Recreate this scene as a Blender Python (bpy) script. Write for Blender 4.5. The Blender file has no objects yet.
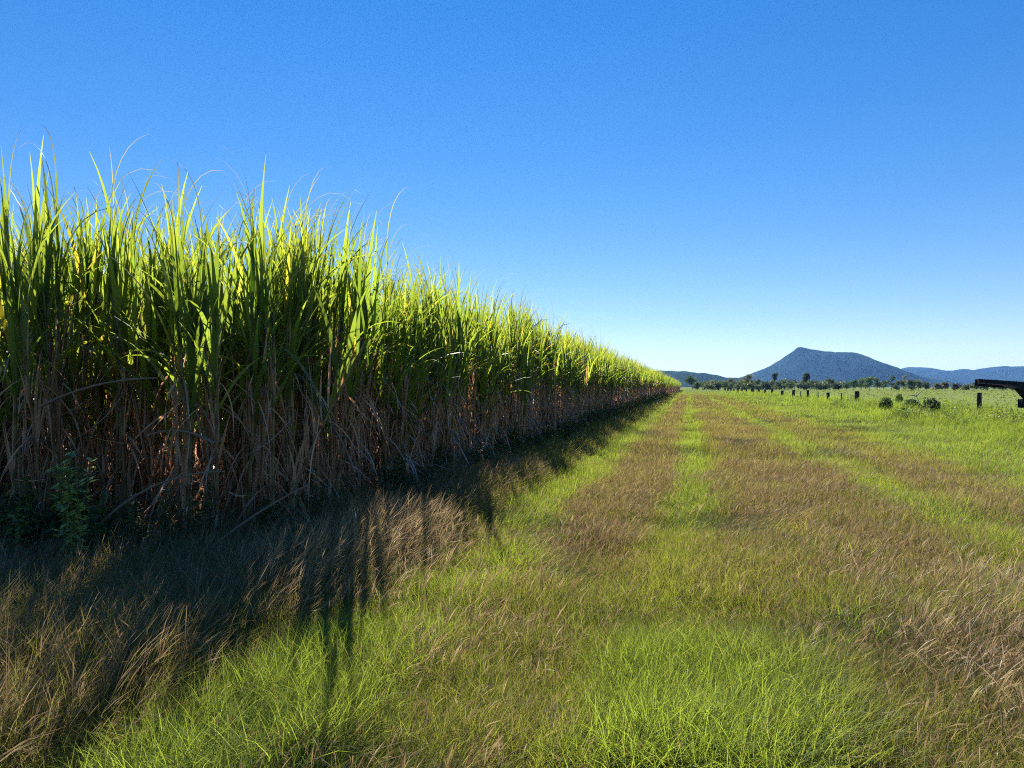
import bpy, math, random
import numpy as np
from mathutils import Vector

SC = bpy.context.scene
COL = SC.collection
rng = np.random.default_rng(7)
random.seed(7)
PI = math.pi
F_PX = 769.0
YAW = math.radians(13.0)
CAM_H = 1.6
HOR = 386.5
FW = np.array([-math.sin(YAW), math.cos(YAW)])
RT = np.array([math.cos(YAW), math.sin(YAW)])
SUN_EL = math.radians(33.5)
SUN_AZ = math.radians(22.0)        # towards -X from +Y


def at(px, depth):
    """world x, y of a bearing of the survey photo at a depth"""
    lat = (px - 512) / F_PX * depth
    p = FW * depth + RT * lat
    return float(p[0]), float(p[1])


# ------------------------------------------------------------------ noise
def vnoise(x, y, seed=0):
    xi = np.floor(x).astype(np.int64); yi = np.floor(y).astype(np.int64)
    fx = x - xi; fy = y - yi
    fx = fx * fx * (3 - 2 * fx); fy = fy * fy * (3 - 2 * fy)

    def h(a, b):
        n = (a * 374761393 + b * 668265263 + seed * 1442695041) & 0xffffffff
        n = ((n ^ (n >> 13)) * 1274126177) & 0xffffffff
        return ((n ^ (n >> 16)) & 0xffff) / 65535.0
    return (h(xi, yi) * (1 - fx) + h(xi + 1, yi) * fx) * (1 - fy) + (h(xi, yi + 1) * (1 - fx) + h(xi + 1, yi + 1) * fx) * fy


def fbm(x, y, seed=0, o=3):
    s = 0; a = 0.5; t = 0
    for i in range(o):
        s = s + a * vnoise(x * 2 ** i, y * 2 ** i, seed + i * 17); t += a; a *= 0.5
    return s / t


def smooth(a, b, x):
    t = np.clip((x - a) / (b - a), 0, 1)
    return t * t * (3 - 2 * t)


def gz(x, y):
    """ground height"""
    x = np.asarray(x, float); y = np.asarray(y, float)
    r = np.hypot(x, y)
    return 0.07 * (fbm(x * 0.5, y * 0.35, 3) - 0.5) * (1 - smooth(60, 140, r)) * smooth(-0.5, 1.5, r)


# ------------------------------------------------------------------ meshes
class Mesh:
    def __init__(self):
        self.v = []; self.q = []; self.c = []; self.n = 0

    def add(self, v, q, c):
        self.v.append(np.asarray(v, np.float32).reshape(-1, 3))
        self.q.append(np.asarray(q, np.int32).reshape(-1, 4) + self.n)
        c = np.asarray(c, np.float32)
        if c.ndim == 1:
            c = np.tile(c, (len(self.v[-1]), 1))
        self.c.append(c.reshape(-1, 3))
        self.n += len(self.v[-1])
        return self

    def arrays(self):
        return np.concatenate(self.v), np.concatenate(self.q), np.concatenate(self.c)

    def data(self, name, mat, smooth_=False):
        v, q, c = self.arrays()
        me = bpy.data.meshes.new(name)
        me.vertices.add(len(v)); me.vertices.foreach_set('co', v.ravel())
        me.loops.add(len(q) * 4); me.loops.foreach_set('vertex_index', q.ravel())
        me.polygons.add(len(q)); me.polygons.foreach_set('loop_start', np.arange(0, len(q) * 4, 4, dtype=np.int32))
        me.update(calc_edges=True)
        at_ = me.attributes.new('col', 'FLOAT_COLOR', 'POINT')
        at_.data.foreach_set('color', np.hstack([c, np.ones((len(c), 1), np.float32)]).astype(np.float32).ravel())
        if smooth_:
            me.polygons.foreach_set('use_smooth', np.ones(len(q), bool))
        me.materials.append(mat)
        return me

    def build(self, name, mat, parent=None, smooth_=False):
        o = bpy.data.objects.new(name, self.data(name, mat, smooth_))
        COL.objects.link(o); o.parent = parent
        return o


def strips(M, base, az, L, th0, dth, w, S, prof, c0, c1, pw=1.4, twist=None, cpow=1.0):
    """ribbons: base (N,3), heading az, length L, start angle th0 from vertical, bend dth, width w"""
    N = len(base)
    az, L, th0, dth, w = [np.broadcast_to(np.asarray(a, float), (N,)) for a in (az, L, th0, dth, w)]
    twist = np.zeros(N) if twist is None else np.broadcast_to(twist, (N,))
    t = np.linspace(0, 1, S + 1)
    P = np.empty((N, S + 1, 3)); P[:, 0] = base
    d = np.stack([np.cos(az), np.sin(az)], 1)
    for k in range(S):
        th = th0 + dth * ((t[k] + t[k + 1]) / 2) ** pw
        ds = L / S
        P[:, k + 1, :2] = P[:, k, :2] + d * (np.sin(th) * ds)[:, None]
        P[:, k + 1, 2] = P[:, k, 2] + np.cos(th) * ds
    perp = np.stack([-np.sin(az), np.cos(az), np.zeros(N)], 1)
    side = np.empty((N, S + 1, 3))
    for k in range(S + 1):
        th = th0 + dth * t[k] ** pw
        nrm = np.stack([np.cos(az) * np.cos(th), np.sin(az) * np.cos(th), -np.sin(th)], 1)
        tw = twist * t[k] if np.ndim(twist) else twist
        side[:, k] = perp * np.cos(tw)[:, None] + nrm * np.sin(tw)[:, None]
    ww = np.array([prof(x) for x in t])[None, :, None] * (w / 2)[:, None, None]
    V = np.stack([P - side * ww, P + side * ww], 2)
    V = V.reshape(N, (S + 1) * 2, 3)
    k = np.arange(S)
    q = np.stack([2 * k, 2 * k + 1, 2 * k + 3, 2 * k + 2], 1)
    Q = (np.arange(N) * (S + 1) * 2)[:, None, None] + q[None]
    c0 = np.broadcast_to(np.asarray(c0, float), (N, 3)); c1 = np.broadcast_to(np.asarray(c1, float), (N, 3))
    tt = np.repeat(t ** cpow, 2)[None, :, None]
    C = c0[:, None] * (1 - tt) + c1[:, None] * tt
    M.add(V, Q, C)
    return P


def tubes(M, P, R, K, c):
    """P (N,T,3) paths, R (N,T) radii"""
    P = np.asarray(P, float); N, T, _ = P.shape
    R = np.broadcast_to(R, (N, T))
    d = np.gradient(P, axis=1); d /= np.linalg.norm(d, axis=2, keepdims=True) + 1e-9
    ref = np.where(np.abs(d[..., 2:3]) > 0.9, np.array([1., 0, 0]), np.array([0, 0, 1.]))
    u = np.cross(d, ref); u /= np.linalg.norm(u, axis=2, keepdims=True) + 1e-9
    v = np.cross(d, u)
    a = np.arange(K) / K * 2 * PI
    V = P[:, :, None] + R[:, :, None, None] * (u[:, :, None] * np.cos(a)[:, None] + v[:, :, None] * np.sin(a)[:, None])
    V = V.reshape(N, T * K, 3)
    i, j = np.meshgrid(np.arange(T - 1), np.arange(K), indexing='ij')
    q = np.stack([i * K + j, i * K + (j + 1) % K, (i + 1) * K + (j + 1) % K, (i + 1) * K + j], -1).reshape(-1, 4)
    Q = (np.arange(N) * T * K)[:, None, None] + q[None]
    c = np.asarray(c, float)
    if c.ndim == 1:
        C = np.tile(c, (N * T * K, 1))
    elif c.shape == (N, 3):
        C = np.repeat(c, T * K, axis=0)
    else:
        C = np.repeat(c.reshape(N * T, 3), K, axis=0)
    M.add(V, Q, C)


def cards(M, P, size, c, aspect=1.0, flat=0.0):
    """small randomly turned leaf faces"""
    N = len(P)
    n = rng.normal(size=(N, 3)); n[:, 2] += flat * np.sign(n[:, 2] + 1e-6); n /= np.linalg.norm(n, axis=1, keepdims=True)
    r = rng.normal(size=(N, 3)); u = np.cross(n, r); u /= np.linalg.norm(u, axis=1, keepdims=True) + 1e-9
    v = np.cross(n, u)
    s = np.broadcast_to(size, (N,))[:, None]
    a = u * s * aspect; b = v * s
    V = np.stack([P - a, P - b * .5 + a * .1, P + a, P + b * .5 + a * .1], 1)
    Q = np.arange(N * 4).reshape(N, 4)
    M.add(V, Q, np.repeat(np.broadcast_to(c, (N, 3)), 4, axis=0))


def box(M, c, sx, sy, sz, col, rz=0.0, ry=0.0, bev=0.012):
    """bevelled timber baulk built of three crossed slabs' hull: chamfered box, 24 verts"""
    hx, hy, hz = sx / 2, sy / 2, sz / 2
    import itertools
    vs = []; idx = {}
    for s in itertools.product((-1, 1), repeat=3):
        for ax in range(3):
            p = [s[0] * (hx - bev), s[1] * (hy - bev), s[2] * (hz - bev)]
            p[ax] = s[ax] * (hx, hy, hz)[ax]
            idx[(s, ax)] = len(vs); vs.append(p)
    q = []
    for ax in range(3):
        o = [a for a in range(3) if a != ax]
        for s in (-1, 1):
            f = []
            for (a, b) in ((-1, -1), (1, -1), (1, 1), (-1, 1)):
                k = [0, 0, 0]; k[ax] = s; k[o[0]] = a; k[o[1]] = b
                f.append(idx[(tuple(k), ax)])
            q.append(f)
    for ax in range(3):
        o = [a for a in range(3) if a != ax]
        for a in (-1, 1):
            for b in (-1, 1):
                k0 = [0, 0, 0]; k1 = [0, 0, 0]
                k0[ax] = -1; k1[ax] = 1
                k0[o[0]] = k1[o[0]] = a; k0[o[1]] = k1[o[1]] = b
                k0 = tuple(k0); k1 = tuple(k1)
                q.append([idx[(k0, o[0])], idx[(k1, o[0])], idx[(k1, o[1])], idx[(k0, o[1])]])
    v = np.array(vs)
    cy, sy_ = math.cos(ry), math.sin(ry)
    v = v @ np.array([[cy, 0, -sy_], [0, 1, 0], [sy_, 0, cy]])
    cz, sz_ = math.cos(rz), math.sin(rz)
    v = v @ np.array([[cz, sz_, 0], [-sz_, cz, 0], [0, 0, 1]])
    M.add(v + np.asarray(c), q, col)


# ------------------------------------------------------------------ materials
def new_mat(name):
    m = bpy.data.materials.new(name); m.use_nodes = True
    nt = m.node_tree; nt.nodes.clear()
    out = nt.nodes.new('ShaderNodeOutputMaterial')
    return m, nt, out


def leaf_mat(name, trans=0.45, tint=(1.25, 1.35, 0.6), gloss=0.06, rough=0.35):
    m, nt, out = new_mat(name)
    N = nt.nodes; Lk = nt.links
    a = N.new('ShaderNodeAttribute'); a.attribute_name = 'col'
    di = N.new('ShaderNodeBsdfDiffuse'); Lk.new(a.outputs['Color'], di.inputs['Color'])
    mu = N.new('ShaderNodeMix'); mu.data_type = 'RGBA'; mu.blend_type = 'MULTIPLY'; mu.inputs['Factor'].default_value = 1
    Lk.new(a.outputs['Color'], mu.inputs['A']); mu.inputs['B'].default_value = (*tint, 1)
    tr = N.new('ShaderNodeBsdfTranslucent'); Lk.new(mu.outputs['Result'], tr.inputs['Color'])
    mx = N.new('ShaderNodeMixShader'); mx.inputs[0].default_value = trans
    Lk.new(di.outputs[0], mx.inputs[1]); Lk.new(tr.outputs[0], mx.inputs[2])
    gl = N.new('ShaderNodeBsdfGlossy'); gl.inputs['Roughness'].default_value = rough
    gl.inputs['Color'].default_value = (0.9, 0.9, 0.9, 1)
    lw = N.new('ShaderNodeLayerWeight'); lw.inputs['Blend'].default_value = 0.25
    ma = N.new('ShaderNodeMath'); ma.operation = 'MULTIPLY_ADD'
    Lk.new(lw.outputs['Fresnel'], ma.inputs[0]); ma.inputs[1].default_value = gloss; ma.inputs[2].default_value = gloss * 0.4
    m2 = N.new('ShaderNodeMixShader'); Lk.new(ma.outputs[0], m2.inputs[0])
    Lk.new(mx.outputs[0], m2.inputs[1]); Lk.new(gl.outputs[0], m2.inputs[2])
    Lk.new(m2.outputs[0], out.inputs['Surface'])
    return m


def solid_mat(name, rough=0.8, bump=0.3, scale=20.0, var=0.35, spec=0.15):
    """vertex colour broken up by noise"""
    m, nt, out = new_mat(name)
    N = nt.nodes; Lk = nt.links
    a = N.new('ShaderNodeAttribute'); a.attribute_name = 'col'
    tc = N.new('ShaderNodeTexCoord')
    no = N.new('ShaderNodeTexNoise'); no.inputs['Scale'].default_value = scale; no.inputs['Detail'].default_value = 6
    Lk.new(tc.outputs['Object'], no.inputs['Vector'])
    mr = N.new('ShaderNodeMapRange'); mr.inputs['From Min'].default_value = 0.25; mr.inputs['From Max'].default_value = 0.75
    mr.inputs['To Min'].default_value = 1 - var; mr.inputs['To Max'].default_value = 1 + var
    Lk.new(no.outputs['Fac'], mr.inputs['Value'])
    mu = N.new('ShaderNodeVectorMath'); mu.operation = 'SCALE'
    Lk.new(a.outputs['Color'], mu.inputs[0]); Lk.new(mr.outputs[0], mu.inputs['Scale'])
    b = N.new('ShaderNodeBsdfPrincipled'); b.inputs['Roughness'].default_value = rough
    b.inputs['Specular IOR Level'].default_value = spec
    Lk.new(mu.outputs[0], b.inputs['Base Color'])
    bp = N.new('ShaderNodeBump'); bp.inputs['Strength'].default_value = bump; bp.inputs['Distance'].default_value = 0.02
    Lk.new(no.outputs['Fac'], bp.inputs['Height']); Lk.new(bp.outputs[0], b.inputs['Normal'])
    Lk.new(b.outputs[0], out.inputs['Surface'])
    return m


def ground_mat(name, c1, c2, c3, s1, s2):
    m, nt, out = new_mat(name)
    N = nt.nodes; Lk = nt.links
    tc = N.new('ShaderNodeTexCoord')

    def noise(s):
        n = N.new('ShaderNodeTexNoise'); n.inputs['Scale'].default_value = s; n.inputs['Detail'].default_value = 8
        n.inputs['Roughness'].default_value = 0.65
        Lk.new(tc.outputs['Object'], n.inputs['Vector']); return n
    n1 = noise(s1); n2 = noise(s2)
    r1 = N.new('ShaderNodeValToRGB'); r1.color_ramp.elements[0].position = 0.38; r1.color_ramp.elements[1].position = 0.62
    r1.color_ramp.elements[0].color = (*c1, 1); r1.color_ramp.elements[1].color = (*c2, 1)
    Lk.new(n1.outputs['Fac'], r1.inputs['Fac'])
    mx = N.new('ShaderNodeMix'); mx.data_type = 'RGBA'
    r2 = N.new('ShaderNodeMapRange'); r2.inputs['From Min'].default_value = 0.4; r2.inputs['From Max'].default_value = 0.7
    Lk.new(n2.outputs['Fac'], r2.inputs['Value']); Lk.new(r2.outputs[0], mx.inputs['Factor'])
    Lk.new(r1.outputs['Color'], mx.inputs['A']); mx.inputs['B'].default_value = (*c3, 1)
    b = N.new('ShaderNodeBsdfPrincipled'); b.inputs['Roughness'].default_value = 1.0
    b.inputs['Specular IOR Level'].default_value = 0.0
    Lk.new(mx.outputs['Result'], b.inputs['Base Color'])
    bp = N.new('ShaderNodeBump'); bp.inputs['Strength'].default_value = 0.6; bp.inputs['Distance'].default_value = 0.05
    Lk.new(n2.outputs['Fac'], bp.inputs['Height']); Lk.new(bp.outputs[0], b.inputs['Normal'])
    Lk.new(b.outputs[0], out.inputs['Surface'])
    return m


M_CANE = leaf_mat('cane_leaf', 0.60, (2.65, 2.5, 0.95), 0.03, 0.5)
M_DRY = leaf_mat('dry_cane_leaf', 0.45, (1.5, 1.15, 0.95), 0.08, 0.35)
M_STALK = solid_mat('cane_stalk', 0.45, 0.2, 30, 0.3)
M_GRASS = leaf_mat('grass_blade', 0.52, (1.55, 1.45, 0.62), 0.007, 0.6)
M_SEED = leaf_mat('seed_head', 0.42, (1.25, 1.12, 0.9), 0.015, 0.5)
M_WEED = leaf_mat('weed_leaf', 0.45, (1.5, 1.5, 0.6), 0.025, 0.5)
M_TREE = leaf_mat('tree_leaf', 0.25, (1.1, 1.2, 0.6), 0.03, 0.5)
M_BARK = solid_mat('bark', 0.9, 0.5, 6, 0.4)
M_TIMBER = solid_mat('weathered_timber', 0.85, 0.5, 18, 0.5)
M_STEEL = solid_mat('rusty_steel', 0.6, 0.2, 30, 0.3)
M_HILL = solid_mat('hazed_forest_slope', 1.0, 0.0, 0.012, 0.35, 0.0)
M_SOIL = ground_mat('soil_thatch', (0.060, 0.050, 0.026), (0.085, 0.085, 0.030), (0.11, 0.088, 0.05), 0.6, 18)
M_FIELD = ground_mat('pasture', (0.11, 0.155, 0.045), (0.13, 0.17, 0.052), (0.14, 0.155, 0.065), 0.03, 0.6)


# ------------------------------------------------------------------ tagging
def tag(o, label=None, cat=None, group=None, kind=None):
    if label: o['label'] = label
    if cat: o['category'] = cat
    if group: o['group'] = group
    if kind: o['kind'] = kind
    return o


def empty(name, loc, rz=0.0, sc=1.0):
    o = bpy.data.objects.new(name, None); COL.objects.link(o)
    o.empty_display_size = 0.2
    o.location = loc; o.rotation_euler.z = rz
    o.scale = sc if isinstance(sc, tuple) else (sc, sc, sc)
    return o


# ------------------------------------------------------------------ ground, field, hills
def grid_obj(name, xs, ys, zf, mat, col=(0.1, 0.1, 0.05)):
    X, Y = np.meshgrid(xs, ys, indexing='ij')
    Z = zf(X, Y)
    V = np.stack([X, Y, Z], -1).reshape(-1, 3)
    nx, ny = len(xs), len(ys)
    i, j = np.meshgrid(np.arange(nx - 1), np.arange(ny - 1), indexing='ij')
    q = np.stack([i * ny + j, (i + 1) * ny + j, (i + 1) * ny + j + 1, i * ny + j + 1], -1).reshape(-1, 4)
    return Mesh().add(V, q, np.array(col)).build(name, mat, None, True)


xs = np.concatenate([[-11500, -3000, -600, -150, -60], np.arange(-30, 45.1, 0.5), [60, 100, 250, 700, 3000, 11500]])
ys = np.concatenate([[-11500, -3000, -400, -60], np.arange(-20, 60.1, 0.5), np.arange(65, 140, 6), [170, 260, 500, 1200, 3500, 11500]])
tag(grid_obj('ground', xs, ys, gz, M_SOIL), kind='structure')
tag(grid_obj('pasture_field', np.concatenate([np.arange(14.5, 60, 2.), [90, 150, 300, 600, 1400]]), np.concatenate([np.arange(-20, 120, 3.), [150, 200, 300, 450, 700, 1600]]),
             lambda x, y: gz(x, y) + 0.02, M_FIELD), kind='structure')
tag(grid_obj('far_field', np.linspace(-60, 14.2, 30), np.linspace(150, 1600, 30),
             lambda x, y: gz(x, y) + 0.02, M_FIELD), kind='structure')


def hill(name, pts, D, depth, seed, col):  # col is bluish, carrying part of the distance haze in the base colour
    px = np.array([p[0] for p in pts], float); py = np.array([p[1] for p in pts], float)
    u = np.linspace(px[0], px[-1], 260)
    hh = np.maximum(0, (HOR - np.interp(u, px, py)) / F_PX * D + CAM_H)
    k = np.ones(5) / 5; hh = np.convolve(np.pad(hh, 2, 'edge'), k, 'valid') * .5 + hh * .5
    t = np.linspace(-1, 1, 81)
    lat = (u - 512) / F_PX * D
    LAT, T = np.meshgrid(lat, t, indexing='ij')
    Hh = np.repeat(hh[:, None], len(t), 1)
    dep = D + T * depth
    n = fbm(LAT / (depth * 0.22), T * 1.6 + 5, seed, 4) - 0.5          # spurs running down the slope
    prof = np.clip(1 - np.abs(T) ** 1.1, 0, 1)
    Z = Hh * np.clip(prof + n * 0.55 * np.abs(T) * (1 - np.abs(T)) * 4 * .6, 0, 1)
    Z += (fbm(LAT / 28, dep / 28, seed + 5, 2) - 0.5) * 7 * (Hh > 12) * (prof > .05)  # forest canopy roughness
    Z -= 2.0
    X = FW[0] * dep + RT[0] * LAT; Y = FW[1] * dep + RT[1] * LAT
    V = np.stack([X, Y, Z], -1).reshape(-1, 3)
    nx, ny = len(lat), len(t)
    i, j = np.meshgrid(np.arange(nx - 1), np.arange(ny - 1), indexing='ij')
    q = np.stack([i * ny + j, (i + 1) * ny + j, (i + 1) * ny + j + 1, i * ny + j + 1], -1).reshape(-1, 4)
    cn = 0.75 + 0.5 * fbm(LAT / 120, dep / 120, seed + 9, 3).reshape(-1, 1)
    return tag(Mesh().add(V, q, np.array(col)[None] * cn).build(name, M_HILL, None, True), kind='structure')


hill('mountain', [(705, 388), (725, 383), (735, 379.5), (745, 376), (760, 370.5), (768, 367), (775, 363), (781, 359.5), (787, 355), (793, 351), (797, 347.5), (800, 346.5), (804, 347.5),
                  (812, 349), (822, 350.5), (835, 351.8), (845, 351.5), (852, 351.8), (858, 353), (864, 356), (870, 358), (885, 364), (896, 369), (905, 373), (925, 381), (950, 388)],
     4600, 650, 21, (0.014, 0.028, 0.032))
hill('mountain_range', [(800, 388), (860, 380), (885, 372), (900, 369), (906, 367.3), (912, 366.6), (925, 367.3), (935, 368.3), (945, 370.3), (952, 370.6), (957, 369.5), (963, 368.6), (968, 368.8),
                        (973, 370.2), (979, 368.8), (990, 367), (1003, 365.8), (1015, 366.3), (1026, 366), (1060, 364), (1100, 367), (1160, 372), (1260, 388)],
     7400, 1000, 33, (0.016, 0.030, 0.036))
hill('hills', [(480, 388), (540, 382), (600, 375), (640, 371), (658, 370), (668, 370.5), (677, 370), (686, 371), (694, 371.5), (700, 372.8), (708, 373), (716, 374.5), (724, 376.5), (732, 377.5), (742, 378), (752, 382), (775, 388)],
     2600, 380, 45, (0.020, 0.036, 0.030))

# ------------------------------------------------------------------ sugarcane
def lerp(a, b, t): return np.asarray(a) * (1 - t) + np.asarray(b) * t


leaf_prof = lambda t: (0.55 + 0.45 * min(1, t / 0.18)) * max(0.03, 1 - max(0, (t - 0.30) / 0.70)) ** 0.85
WIND = 0.15           # breeze from the left, heading of drooping tips


def cane_proto(seed, lod):
    """-> list of stalk Meshes, green Mesh, dry Mesh"""
    r = np.random.default_rng(seed)
    ns = (8, 7, 5)[lod]
    stalks = []; G = Mesh(); D = Mesh()
    for s in range(ns):
        a = r.uniform(0, 2 * PI); rad = 0.36 * math.sqrt(r.uniform(0, 1))
        b = np.array([rad * math.cos(a), rad * math.sin(a), -0.05])
        H = r.uniform(2.05, 2.62)
        if r.uniform() < 0.12: H = r.uniform(1.2, 1.7)
        az = r.uniform(0, 2 * PI); lean = abs(r.normal(0, 0.10)) + (0.35 if r.uniform() < 0.08 else 0)
        T = (21, 5, 3)[lod]
        tt = np.linspace(0, 1, T)
        P = b + np.stack([math.cos(az) * np.sin(lean) * H * tt ** 1.3, math.sin(az) * np.sin(lean) * H * tt ** 1.3, H * math.cos(lean) * tt], 1)
        col = lerp((0.17, 0.105, 0.065), (0.19, 0.17, 0.075), r.uniform(0, 1)) * r.uniform(0.7, 1.2)
        R = np.linspace(0.015, 0.011, T) * r.uniform(0.8, 1.15)
        cc = np.tile(col, (T, 1))
        if lod == 0:               # joints: swollen dark rings
            cc[3::3] *= np.array([0.45, 0.40, 0.40]); R = R.copy(); R[3::3] *= 1.22
            cc *= lerp((1.15, .95, .85), (.95, 1.05, .9), tt[:, None])
        m = Mesh(); tubes(m, P[None], R[None], (6, 4, 3)[lod], cc[None]); stalks.append(m)
        top = P[-1]
        # green leaves fanned from the top third of the stalk
        n = (8, 7, 6)[lod]
        f = np.sort(r.uniform(0.52, 1.0, n)) ** 0.8
        base = np.stack([np.interp(f, tt, P[:, k]) for k in range(3)], 1)
        aa = (np.arange(n) % 2) * PI + r.uniform(0, 2 * PI) + r.normal(0, 0.5, n)
        young = (f - f.min()) / (f.max() - f.min() + 1e-6)
        th0 = np.radians(lerp(22, 4, young)) + r.normal(0, 0.06, n)
        dth = np.radians(lerp(48, 14, young)) + np.abs(r.normal(0, 0.35, n))
        droop = r.uniform(size=n) < 0.10
        dth = np.where(droop, dth + 0.9, dth)
        # breeze pulls headings towards +X
        aa = np.arctan2(np.sin(aa) * 0.9, np.cos(aa) + WIND * 1.2)
        L = r.uniform(0.95, 1.5, n) * (0.85 + 0.15 * young)
        w = r.uniform(0.034, 0.064, n) * (1, 1.1, 1.4)[lod]
        g0 = lerp((0.072, 0.115, 0.030), (0.125, 0.165, 0.040), r.uniform(size=(n, 1))) * r.uniform(0.7, 1.25, (n, 1))
        g1 = g0 * np.array([1.25, 1.1, 0.9])
        dead = r.uniform(size=n) < 0.10 * (1 - young) + 0.03
        g1 = np.where(dead[:, None], np.array([0.22, 0.15, 0.06]), g1)
        yel = r.uniform(size=n) < 0.05
        g0 = np.where(yel[:, None], np.array([0.20, 0.17, 0.03]), g0)
        strips(G, base, aa, L, th0, dth, w, (9, 5, 3)[lod], leaf_prof, g0, g1, pw=1.9, twist=r.normal(0, 0.7, n), cpow=2.0)
        # spindle of upright youngest leaves and hair-thin curling tips
        k = 2
        strips(G, np.tile(top - [0, 0, .25], (k, 1)), r.normal(0, 0.8, k), r.uniform(1.0, 1.32, k), r.uniform(0.02, 0.14, k), r.uniform(0.1, 1.0, k),
               r.uniform(0.034, 0.055, k) * (1, 1.1, 1.4)[lod], (10, 5, 3)[lod], leaf_prof,
               lerp((0.06, 0.115, 0.02), (0.11, 0.17, 0.025), r.uniform(size=(k, 1))), (0.11, 0.14, 0.03), pw=3.2, twist=r.normal(0, 0.4, k), cpow=2)
        if r.uniform() < 0.5:      # whip-thin drying tips curling over the top
            k = 2
            strips(G, np.tile(top + [0, 0, .1], (k, 1)), r.normal(0.1, 0.7, k), r.uniform(1.1, 1.65, k), r.uniform(0.02, 0.15, k), r.uniform(1.2, 2.6, k),
                   r.uniform(0.012, 0.020, k), (12, 6, 4)[lod], leaf_prof, (0.09, 0.13, 0.03), (0.17, 0.12, 0.07), pw=4.0, twist=r.normal(0, 0.5, k), cpow=2)
        # dead trash leaves on the lower stalk
        n = (10, 8, 5)[lod]
        f = r.uniform(0.10, 0.82, n)
        base = np.stack([np.interp(f, tt, P[:, k]) for k in range(3)], 1)
        L = np.minimum(r.uniform(0.3, 0.85, n), base[:, 2] * 1.05 + 0.1)
        d0 = lerp((0.36, 0.20, 0.115), (0.68, 0.49, 0.32), r.uniform(size=(n, 1)) ** 1.1)
        strips(D, base, r.uniform(0, 2 * PI, n), L, r.uniform(0.1, 0.6, n), r.uniform(2.3, 2.8, n), r.uniform(0.010, 0.026, n) * (1, 1.2, 1.8)[lod], (8, 5, 4)[lod],
               leaf_prof, d0, d0 * 0.85, pw=0.16, twist=r.normal(0, 2.2, n))
        n = (14, 8, 3)[lod]         # papery sheaths standing or clinging along the stalk
        f = r.uniform(0.0, 0.75, n)
        base = np.stack([np.interp(f, tt, P[:, k]) for k in range(3)], 1) + r.normal(0, .012, (n, 3))
        d0 = lerp((0.34, 0.19, 0.10), (0.62, 0.45, 0.28), r.uniform(size=(n, 1)))
        strips(D, base, r.uniform(0, 2 * PI, n), r.uniform(0.35, 0.9, n), np.abs(r.normal(0.06, 0.12, n)), r.normal(0.0, 0.25, n), r.uniform(0.014, 0.034, n) * (1, 1.2, 1.8)[lod], (4, 3, 2)[lod],
               leaf_prof, d0, d0 * 0.9, twist=r.normal(0, 1.2, n))
    # loose criss-crossing trash caught between stalks
    n = (18, 9, 3)[lod]
    base = np.stack([r.normal(0, 0.22, n), r.normal(0, 0.22, n), r.uniform(0.1, 1.3, n)], 1)
    d0 = lerp((0.30, 0.19, 0.12), (0.58, 0.45, 0.31), r.uniform(size=(n, 1)) ** 1.5)
    strips(D, base, r.uniform(0, 2 * PI, n), r.uniform(0.3, 1.0, n), r.uniform(0.4, 2.4, n), r.normal(0, 0.30, n), r.uniform(0.007, 0.022, n) * (1, 1.2, 1.8)[lod], (5, 4, 2)[lod],
           leaf_prof, d0, d0, twist=r.normal(0, 1, n))
    return stalks, G, D


NP = 10
P0 = [cane_proto(100 + i, 0) for i in range(NP)]
P1 = [cane_proto(200 + i, 1) for i in range(8)]
P2 = [cane_proto(300 + i, 2) for i in range(6)]

spots = []            # x, y, visibility
NEAR_Y = 6.15
ROW = 1.25
for row in range(8):
    x0 = -4.15 - row * ROW
    y = NEAR_Y + (0.0 if row == 0 else random.uniform(-0.15, 0.2))
    ymax = (330, 330, 150)[row] if row < 3 else (45 if row < 5 else 16)
    k = 0
    while y < ymax:
        vis = 1.0 if row == 0 else (0.35 if row == 1 else 0.08)
        if y < NEAR_Y + 0.4: vis = 1.0
        elif y < NEAR_Y + 1.0: vis = max(vis, 0.55)
        gap = 0.40 if y < 40 else (0.55 if y < 120 else 0.9)
        spots.append((x0 + random.gauss(0, 0.18 if row else 0.10), y, vis, row, k))
        y += gap * random.uniform(0.75, 1.25) * (0.75 if row >= 3 and k < 10 else (1.3 if row in (1, 2) else 1)); k += 1
for i in range(8):     # extra plants added between rows to block sun reaching the left foreground
    for j, yy in enumerate((7.15, 8.25)):
        spots.append((-4.15 - (i + .5) * ROW + random.gauss(0, .12), yy + random.gauss(0, .2), .4, i + 1, 20 + j))
for i in range(3):     # further rows behind the near face, seen at the left edge
    for j in range(12):
        spots.append((-4.15 - (8 + i) * ROW + random.gauss(0, .1), NEAR_Y + j * 0.5 + random.uniform(-.1, .1), 1.0 if j == 0 else .1, 8 + i, j))

cam_r = np.array([math.hypot(s[0], s[1]) for s in spots])
score = np.array([s[2] for s in spots]) / cam_r ** 1.5
# only plants whose bearing is in or near the frame count as seen
bear = np.array([math.degrees(math.atan2(s[0], s[1])) for s in spots])
score[bear < -50] *= 0.02
order = np.argsort(-score)
single = set(order[:300].tolist())


def scale_for(s):
    hvar = 1.0 + 0.065 * (vnoise(np.array([s[0] * 0.9]), np.array([s[1] * 0.55]), 77)[0] - 0.5) * 2 + random.gauss(0, 0.03)
    return max(0.84, hvar)


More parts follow.
